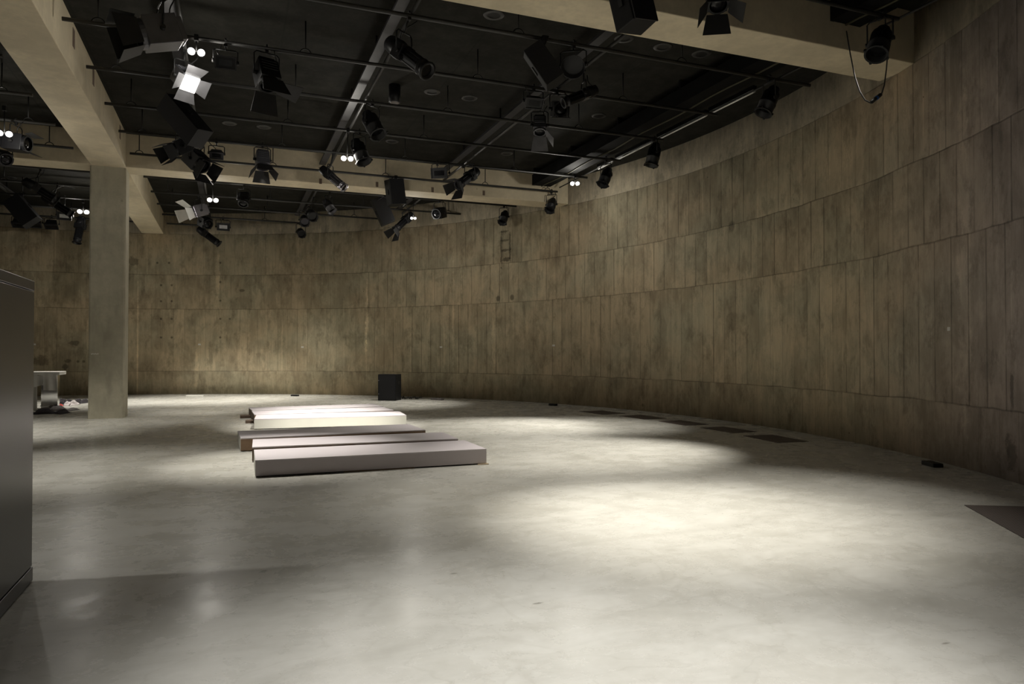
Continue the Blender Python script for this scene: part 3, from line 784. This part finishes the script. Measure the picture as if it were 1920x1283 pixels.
def profile(pix, plane, aim, label, s=1.0, lit=0, size=30, mat='body', shutter=False, col=WARM):
    c = place(pix, plane); t = thing('profile_spot', (c.x, c.y, Z_PIPE), label, 'stage lamp', 'long barrelled stage lamps on the ceiling grid')
    fr = frame(aim); d, sd, u = fr; L = .80 * s; r = .095 * s
    MB().lathe(c - d * L * .5, fr, [(0, .05 * s), (.03 * s, .10 * s), (.20 * s, .12 * s), (.24 * s, .12 * s), (.26 * s, r)], 20).build('lamp_house', M['body'], t)
    MB().box(c - d * L * .14, (.14 * s, .24 * s, .20 * s), fr).build('gate', M['body'], t, .008)
    b = MB().lathe(c - d * L * .06, fr, [(0, r), (L * .40, r), (L * .40, r * 1.12), (L * .44, r * 1.12), (L * .44, r), (L * .54, r), (L * .54, r * 1.25), (L * .56, r * 1.25), (L * .56, r * .9), (L * .5, r * .85)], 20)
    for a in range(0, 360, 45):
        q = math.radians(a); b.box(c + d * L * .14 + fr[1] * r * math.cos(q) + fr[2] * r * math.sin(q), (L * .36, .012, .012), fr)
    b.build('lens_tube', M[mat], t)
    MB().lathe(c + d * L * .45, fr, [(0, r * .84), (.012, r * .84)], 20).build('lens', M['lens'], t)
    if shutter: doors(t, c + d * L * .5, fr, r * 2.3, .24 * s, (28, 28, 28, 28))
    rig(t, c - d * L * .1, fr, .14 * s, .26 * s, Vector((c.x - d.x * L * .1, c.y - d.y * L * .1, Z_PIPE)) if False else None)
    cord(t, c - d * L * .5, t.location + Vector((.1, 0, -.02)), .08, len(label))
    if lit: spot_light(t, c + d * (L * .52), aim, lit, size, col=col)
    return t
def flood(pix, plane, aim, label, s=1.0, window='lens', mat='body'):
    c = place(pix, plane); t = thing('flood_light', (c.x, c.y, Z_PIPE), label, 'flood light', 'small box flood lights on the ceiling grid')
    fr = frame(aim); d, sd, u = fr; w, h, L = .34 * s, .20 * s, .20 * s
    MB().box(c, (L, w * .72, h * .7), fr, 1.38).build('housing', M[mat], t, .008)
    f = c + d * (L * .5); mb = MB()
    for k in (-1, 1):
        mb.box(f + sd * (k * w * .48), (.05 * s, .018, h * 1.05), fr); mb.box(f + u * (k * h * .5), (.05 * s, w * .98, .016), fr)
    mb.build('front_frame', M['tray'], t)
    MB().box(f, (.008, w * .97, h * .97), fr).build('front_plate', M['body'], t)
    MB().box(f + d * .006, (.008, w * .62, h * .50), fr).build('window', M[window], t)
    rig(t, c, fr, w * .5 + .02, .20 * s)
    cord(t, c - d * L * .5, t.location + Vector((-.12, 0, -.02)), .06, len(label))
    return t
def worklight(pix, plane, label, e=30, s=1.0, col=WARM, aimcam=True):
    c = place(pix, plane); t = thing('work_light', (c.x, c.y, Z_PIPE), label, 'work light', 'small glaring lamps on the ceiling grid')
    d = (EYE - c).normalized(); d = Vector((d.x * .6, d.y * .8, -.55)).normalized(); fr = frame(d); _, sd, u = fr
    for k in (-1, 1):
        q = c + sd * (.056 * s * k)
        MB().lathe(q - d * .07, fr, [(0, .022 * s), (.03, .045 * s), (.075, .050 * s), (.075, .044 * s)], 18).build('lamp_head', M['body'], t)
        MB().lathe(q + d * .008, fr, [(0, .042 * s), (.018, .036 * s), (.03, .015 * s)], 16).build('bulb_glass', M['glow'], t, label='glaring white bulb')
    MB().tube(c - sd * .065 * s - d * .05, c + sd * .065 * s - d * .05, .012).build('crossbar', M['black'], t)
    hp = hang_at(c)
    MB().tube(c - d * .05, hp - Vector((0, 0, .03)), .010).build('stem', M['black'], t)
    MB().box(hp, (.06, .09, .09)).build('clamp', M['black'], t)
    if e: spot_light(t, c + d * .08, d, e, 172, 0.6, col, .06)
    k0 = 'bare_far' if c.y > 20 else 'bare_mid'
    if E_(k0) > 0: bulb_light(t, c - Vector((0, 0, .16)), E_(k0), col, .07)
    return t
def hanging_speaker(pix, plane, aim, label, dims=(.42, .42, .95), roll=0.0, long_ax=None):
    """aim: direction of the grille; long_ax: direction of the long side"""
    c = place(pix, plane); t = thing('hanging_loudspeaker', (c.x, c.y, Z_PIPE), label, 'loudspeaker', 'black loudspeakers hung from the ceiling grid')
    u = Vector(long_ax or (0, 0, 1)).normalized(); d = Vector(aim); d = (d - u * d.dot(u)).normalized(); s = u.cross(d)
    fr = (d, s, u); w, dp, h = dims
    mb = MB().box(c - d * .02, (dp - .04, w, h), fr, .92); mb.build('case', M['speaker'], t, .012)
    MB().box(c + d * (dp * .5 - .02), (.02, w * .90, h * .95), fr).build('grille', M['grille'], t)
    for k in (-1, 1): MB().box(c + s * (w * .5 * k) , (.06, .015, .14), fr).build('side_bracket', M['black'], t)
    mb = MB()
    top = hang_at(c)
    for k in (-1, 1): mb.tube(c + s * (w * .45 * k) + u * h * .35, top + s * (.08 * k) , .012)
    mb.box(top, (.08, .10, .08)); mb.build('hanging_frame', M['black'], t)
    return t

CAMW = Vector((0, 0, 0))
# --- main bay, left run (X -0.75)
fresnel((300, 62), 'Y10.5', (-1.0, -.25, -.35), 'grey vented stage lamp at top left pointing left, long black shutters', 1.25, 0, mat='greybody', open_=(12, 12, 14, 14), dl=.9)
worklight((368, 97), 'Y11.8', 'brightest glaring twin lamp at top left above the lit stage lamp', E_('work'), 1.25)
fresnel((345, 146), 'Y12.45', (.55, -.75, -.75), 'lit stage lamp with glowing white front at top left', .85, E_('lit'), 90, mat='greybody', dmat='paledoor', open_=(70, 70, 60, 60), glow_=True, dl=.8)
hanging_speaker((345, 226), 'Y14.3', (-.4, -1, -.6), 'large tilted black loudspeaker hung left of centre below the lit lamp', (.42, .36, 1.0), long_ax=(-.55, .35, .72))
fresnel((338, 276), 'Y16.0', (-.8, -.5, -.6), 'black box lamp under the large tilted loudspeaker, pointing down left', .95, 0, open_=(10, 10, 10, 10))
fresnel((368, 300), 'Y17.39', (.6, -.6, -.7), 'black shuttered lamp pointing down right in front of the far crossbeam, left cluster', 1.2, 0, open_=(14, 14, 14, 14), dl=.9)
flood((423, 116), 'Y11.8', (0, -.85, -.45), 'box flood light hung right of the brightest lamp, window to the viewer', .9)
fresnel((500, 140), 'Y11.8', (.15, -.45, -.95), 'black stage lamp with hanging wide shutter alone under second pipe, upper left centre', 1.05, 0, open_=(10, 35, 30, 80), dl=1.2, n=(1, 0, 3))
flood((406, 288), 'Y17.39', (0, -.7, -.7), 'small grey-fronted flood light just left of the grey shuttered lamp', .85, mat='greybody')
fresnel((492, 300), 'Y17.39', (.05, -.35, -.95), 'grey stage lamp pointing down with two spread shutters before the far crossbeam', .95, 0, mat='greybody', open_=(30, 30, 35, 35), dl=1.1)
# --- middle run
profile((765, 106), 'X2.33', (.55, -.75, -.75), 'large dark barrel lamp high at centre left of the can downlight', 1.15)
parcan((698, 232), 'Y13.65', (.35, -.5, -.9), 'black can lamp tilted right under the third pipe, left of centre', 1.15)
parcan((674, 283), 'Y15.54', (.30, -.4, -.95), 'black can lamp beside the centre glaring lamp', 1.15)
worklight((651, 297), 'X2.33', 'glaring twin lamp at centre in front of the far crossbeam', E_('work'), 1.35)
profile((624, 334), 'Y17.39', (.75, -.5, -.75), 'silver-barrelled lamp before the far crossbeam at centre left', 1.0, mat='silver')
# --- right run
hanging_speaker((1020, 122), 'Y9.9', (-.3, -1, -.3), 'black loudspeaker tilted under the ceiling at upper centre right', (.34, .30, .66), long_ax=(-.5, .2, .8))
flood((1000, 190), 'Y11.8', (-.1, -.7, -.6), 'dark flood light at upper centre with printed top, left of the right tray', .95)
fresnel((1048, 205), 'X5.51', (-.25, -1, -.35), 'black lamp facing the viewer with a dark round lens under the right tray', .85, 0, open_=(8, 8, 8, 8), dl=.35)
profile((1088, 180), 'X5.51', (-.75, .1, -.35), 'long black barrel lamp pointing left under the right tray', .85)
fresnel((1012, 235), 'X5.51', (-.15, -.35, -.95), 'stage lamp with pale grey hanging shutter below the right tray', .8, 0, mat='greybody', dmat='paledoor', open_=(15, 30, 30, 30), n=(1, 3), dl=1.3)
cl = place((1075, 122), 'Y9.9')
t = thing('scoop_lamp', (cl.x, cl.y, Z_PIPE), 'dark bowl-shaped scoop lamp beside the upper right tray', 'stage lamp')
fr = frame((-.4, -.6, -.7))
MB().lathe(cl, fr, [(-.12, .03), (-.10, .09), (.0, .16), (.08, .19), (.08, .18), (0, .15)], 24).build('bowl', M['body'], t)
rig(t, cl, fr, .20, .22)
profile((877, 334), 'Y17.0', (-.75, -.5, -.6), 'big black barrel lamp with square shutters before the crossbeam right of centre', 1.15, shutter=True)
flood((826, 325), 'Y17.1', (-.5, -.8, -.2), 'open dark box flood light among cables right of centre, left of the big barrel lamp', 1.2)
hanging_speaker((742, 361), 'Y19.25', (.2, -1, -.15), 'upright black twin loudspeaker in front of the far crossbeam at centre', (.46, .34, .72), long_ax=(-.12, 0, 1))
# --- right wall side can lamps (these throw the floor pools)
parcan((1442, 188), 'Y9.9', (5.55, 10.2, 0), 'black can lamp at the wall nearest the tube row end', 1.05, E_('p2'), 43)
parcan((1226, 289), 'Y13.65', (7.2, 13.9, 0), 'black can lamp under the far half of the tube row at the wall', 1.05, E_('p3'), 48)
parcan((1136, 331), 'Y15.54', (5.3, 14.2, 0), 'black can lamp right of the bright lamp near the far corner', 1.0, E_('p4'), 50)
parcan((1034, 384), 'Y19.25', (-.6, -.6, -1.0), 'black can lamp at the right end of the far crossbeam', 1.0, 0, 50)
parcan((945, 407), 'Y21.66', (-.5, -.5, -1.0), 'black can lamp hung right of centre just above the rust-marked wall', 1.0, 0)
parcan((1650, 78), 'Y7.45', (5.0, 6.1, 0), 'black can lamp with hanging cable at top right near the wall', 1.05, E_('p1b'), 55)
worklight((1078, 344), 'Y17.39', 'single strong glaring lamp at the far right corner of the main bay', E_('work'), 1.3)
# --- front bay
hanging_speaker((1186, 5), 'Y7.45', (.25, -1, -.1), 'black loudspeaker cut by the top edge, lower end against the near crossbeam', (.42, .34, .62), long_ax=(-.2, .1, 1))
fresnel((1345, -8), 'Y7.45', (-.2, -.35, -.8), 'black shuttered lamp cut by the top edge right of the top loudspeaker', .85, 0, open_=(25, 35, 30, 45), dl=1.1)
# --- beyond the far crossbeam
worklight((399, 375), 'Y21.66', 'glaring lamp beyond the crossbeam right of the column', E_('work'), 1.5)
fresnel((372, 396), 'Y23.6', (-.75, -.4, -.35), 'lit pale lamp with white shutter beyond the crossbeam right of the column', 1.15, 0, mat='silver', dmat='white', open_=(50, 30, 30, 30), n=(0, 2, 3), dl=1.1)
fresnel((384, 417), 'Y25.3', (.5, -.8, -.4), 'black squat lamp under the pale shuttered lamp, lens to the viewer', 1.05, 0, n=())
profile((391, 443), 'Y27.4', (.85, -.2, -.65), 'black barrel lamp hanging lowest right of the column against the wall', 1.15)
flood((418, 426), 'Y27.4', (.1, -1, -.1), 'box flood light with pale window right of the column', 1.25, window='window_grey')
fresnel((457, 374), 'Y21.66', (-.1, -.6, -.8), 'dark lamp hardly visible behind the crossbeam left of centre', .9, 0, n=(0,), dl=.4)
parcan((616, 386), 'Y21.9', (.45, -.5, -.8), 'grey can lamp beyond the crossbeam at centre left', .95, 0, mat='greybody')
parcan((584, 403), 'X2.33', (.10, -1, -.45), 'upper right can of the four-can cluster facing the viewer', 1.05)
parcan((571, 413), 'Y24.4', (-.05, -1, -.5), 'middle can of the cluster facing the viewer at centre left', 1.05)
parcan((564, 436), 'Y27.0', (.10, -1, -.45), 'lowest can of the cluster facing the viewer at centre left', 1.0)
hanging_speaker((718, 395), 'Y22.0', (.0, -1, -.2), 'black loudspeaker tilted beyond the crossbeam, left of the round glaring lamp', (.46, .36, .86), long_ax=(-.42, 0, .9))
worklight((775, 409), 'Y21.66', 'small round glaring lamp beyond the crossbeam at centre right', E_('work'), .95)
profile((757, 416), 'Y22.8', (-.75, -.35, -.75), 'black barrel lamp with flared shutters below the small round glaring lamp', 1.15, shutter=True)
fresnel((824, 400), 'Y21.66', (-.7, -.7, -.3), 'black box lamp in a hoop yoke on the pipe end at centre right', 1.05, 0, n=())
# --- west of the long beam
worklight((8, 250), 'Y16.6', 'glaring lamp at the left edge above the far crossbeam', E_('work'), 1.4)
fresnel((30, 268), 'Y17.39', (1, -.3, -.1), 'dark box lamp at the left edge hung on the pipe before the crossbeam', 1.1, 0, n=(0, 1), open_=(10, 10, 0, 0), dl=.6)
fresnel((6, 296), 'Y18.6', (.5, -.8, -.4), 'black round-fronted lamp cut by the left edge below the glaring lamp', .9, 0, n=())
worklight((156, 397), 'Y26.0', 'glaring lamp just left of the column beyond the crossbeam', E_('work'), 1.7)
profile((149, 431), 'Y27.4', (-.12, -.25, -1), 'slim black barrel lamp pointing straight down left of the column', 1.2)
profile((76, 358), 'Y21.66', (.75, .3, -.45), 'long dark barrel lamp up left beyond the crossbeam, upper of two in line', 1.1)
profile((108, 385), 'Y23.6', (.75, .2, -.5), 'long dark barrel lamp left beyond the crossbeam, lower of two in line', 1.1)
hanging_speaker((41, 396), 'Y25.5', (.2, -1, -.3), 'black tilted loudspeaker at far left above the row of flood lights', (.55, .4, .92), long_ax=(-.6, .1, .75))
for (px, py, lab) in ((36, 417, 'leftmost of the row of small floods on the far left wall pipe'), (66, 417, 'second of the row of small floods on the far left wall pipe'), (97, 420, 'third of the row of small floods on the far left wall pipe')):
    flood((px, py), 'Y29.3', (0, -.45, -.9), lab, 1.2)
flood((121, 404), 'Y25.5', (.1, -1, -.35), 'box flood with pale window left of the slim barrel lamp', 1.15, window='window_grey')

# hanging cable with blue connector at top right
A, Bp, Cn, Dd = PY(1587, 58, 7.45), PY(1608, 165, 7.45), PY(1630, 192, 7.45), PY(1668, 84, 7.45)
t = thing('hanging_cable', A, 'loop of black cable with a blue-banded connector hanging at top right', 'cable')
pa = [A, PY(1594, 100, 7.45), PY(1603, 145, 7.45), PY(1612, 172, 7.45), PY(1622, 188, 7.45), PY(1632, 193, 7.45)]
pb = [PY(1653, 176, 7.45), PY(1658, 160, 7.45), PY(1662, 130, 7.45), PY(1664, 105, 7.45), PY(1669, 84, 7.45)]
MB().path(pa, .009).build('cable', M['cable'], t); MB().path(pb, .009).build('cable', M['cable'], t)
q0, q1 = PY(1632, 193, 7.45), PY(1653, 176, 7.45); dd = q1 - q0
MB().lathe(q0, frame(dd), [(0, .012), (.03, .028), (dd.length - .03, .028), (dd.length, .012)], 12).build('connector', M['cable'], t)
MB().lathe(q0 + dd * .48, frame(dd), [(0, .031), (.035, .031)], 12).build('connector_band', M['blue'], t, label='blue band')

# ------------------------------------------------------------------ lamps of the same grid that hang outside the frame, one of them added
def off_lamp(loc, target, energy, size, label, col=WARM, blend=1.0):
    c = Vector(loc); aim = Vector(target) - c
    t = thing('par_can', (c.x, c.y, Z_PIPE), label, 'stage lamp', 'black can lamps on the ceiling grid outside the frame')
    fr = frame(aim); d = fr[0]; r, L = .135, .5
    MB().lathe(c - d * L * .5, fr, [(0, .05), (.02, .085), (.13, r), (L, r), (L, r * .93), (L * .8, r * .9)], 20).build('can', M['body'], t)
    rig(t, c, fr, r + .03, .30)
    spot_light(t, c + d * (L * .5 + .03), aim, energy, size, blend, col)
OFF = [
    ((3.2, 6.6, 6.0), (4.15, 5.85, 0), 'p1', 46, 'can lamp overhead lighting the brightest floor pool'),
    ((2.0, 1.4, 6.0), (1.55, 2.9, 0), 'p5', 50, 'can lamp overhead lighting the foreground floor'),
    ((5.0, 2.6, 6.0), (4.2, 3.3, 0), 'p6', 70, 'can lamp overhead lighting the right foreground'),
    ((3.6, 1.2, 6.0), (2.8, 3.5, 0), 'p7', 48, 'added can lamp overhead near the viewer, brightening the front floor'),  # second foreground lamp, added to lift the front floor
    ((-5.0, 6.5, 5.9), (-0.9, 6.9, 0), 'cab', 42, 'can lamp behind the dark cabinet'),
    ((-5.5, 10.5, 6.0), (-2.4, 11.3, 0), 'p8', 46, 'can lamp left of the long beam, nearer one'),
    ((-6.5, 15.0, 6.0), (-4.6, 17.0, 0), 'p9', 55, 'can lamp left of the long beam, farther one'),
]
COOL = (1.0, 0.975, 0.93)
for a in OFF: off_lamp(a[0], a[1], E_(a[2]), a[3], a[4], COOL if a[2] in ('p5', 'p7', 'p6', 'cab') else WARM)
def added_wash(pix, plane, target, key, size, dz=-.35):  # extra beam added below a seen lamp, apart from that lamp's own aim
    c = place(pix, plane) + Vector((0, 0, dz)); d = Vector(target) - c
    near = min([o for o in S.objects if o.parent is None and o.get('category') in ('stage lamp', 'flood light')], key=lambda o: (o.location - Vector((c.x, c.y, Z_PIPE))).length)
    spot_light(near, c, d, E_(key), size)
added_wash((384, 417), 'Y25.3', (-.6, 26.3, 0), 'back_mid', 80)
added_wash((121, 404), 'Y25.5', (-4.0, 25.4, 0), 'back_left', 66)
added_wash((564, 436), 'Y27.0', (1.8, 25.6, 0), 'back_right', 70)
added_wash((616, 386), 'Y21.9', (2.2, 18.2, 0), 'b_top', 34)
added_wash((492, 300), 'Y17.39', (1.8, 17.0, 0), 'b_top2', 50)
added_wash((698, 232), 'Y13.65', (2.0, 15.7, 0), 'b_front', 42)
added_wash((423, 116), 'Y11.8', (.75, 10.95, 0), 'n_left', 40)
added_wash((345, 146), 'Y12.45', (-.6, 8.8, 0), 'front_left', 80)
added_wash((765, 106), 'X2.33', (3.6, 7.9, 0), 'mid', 60)
added_wash((406, 288), 'Y17.39', (-.6, 22.6, 0), 'colr', 48)
added_wash((406, 288), 'Y17.39', (-1.3, 18.9, 0), 'mid_w', 46)
added_wash((824, 400), 'Y21.66', (4.5, 21.9, 0), 'far_e', 58)
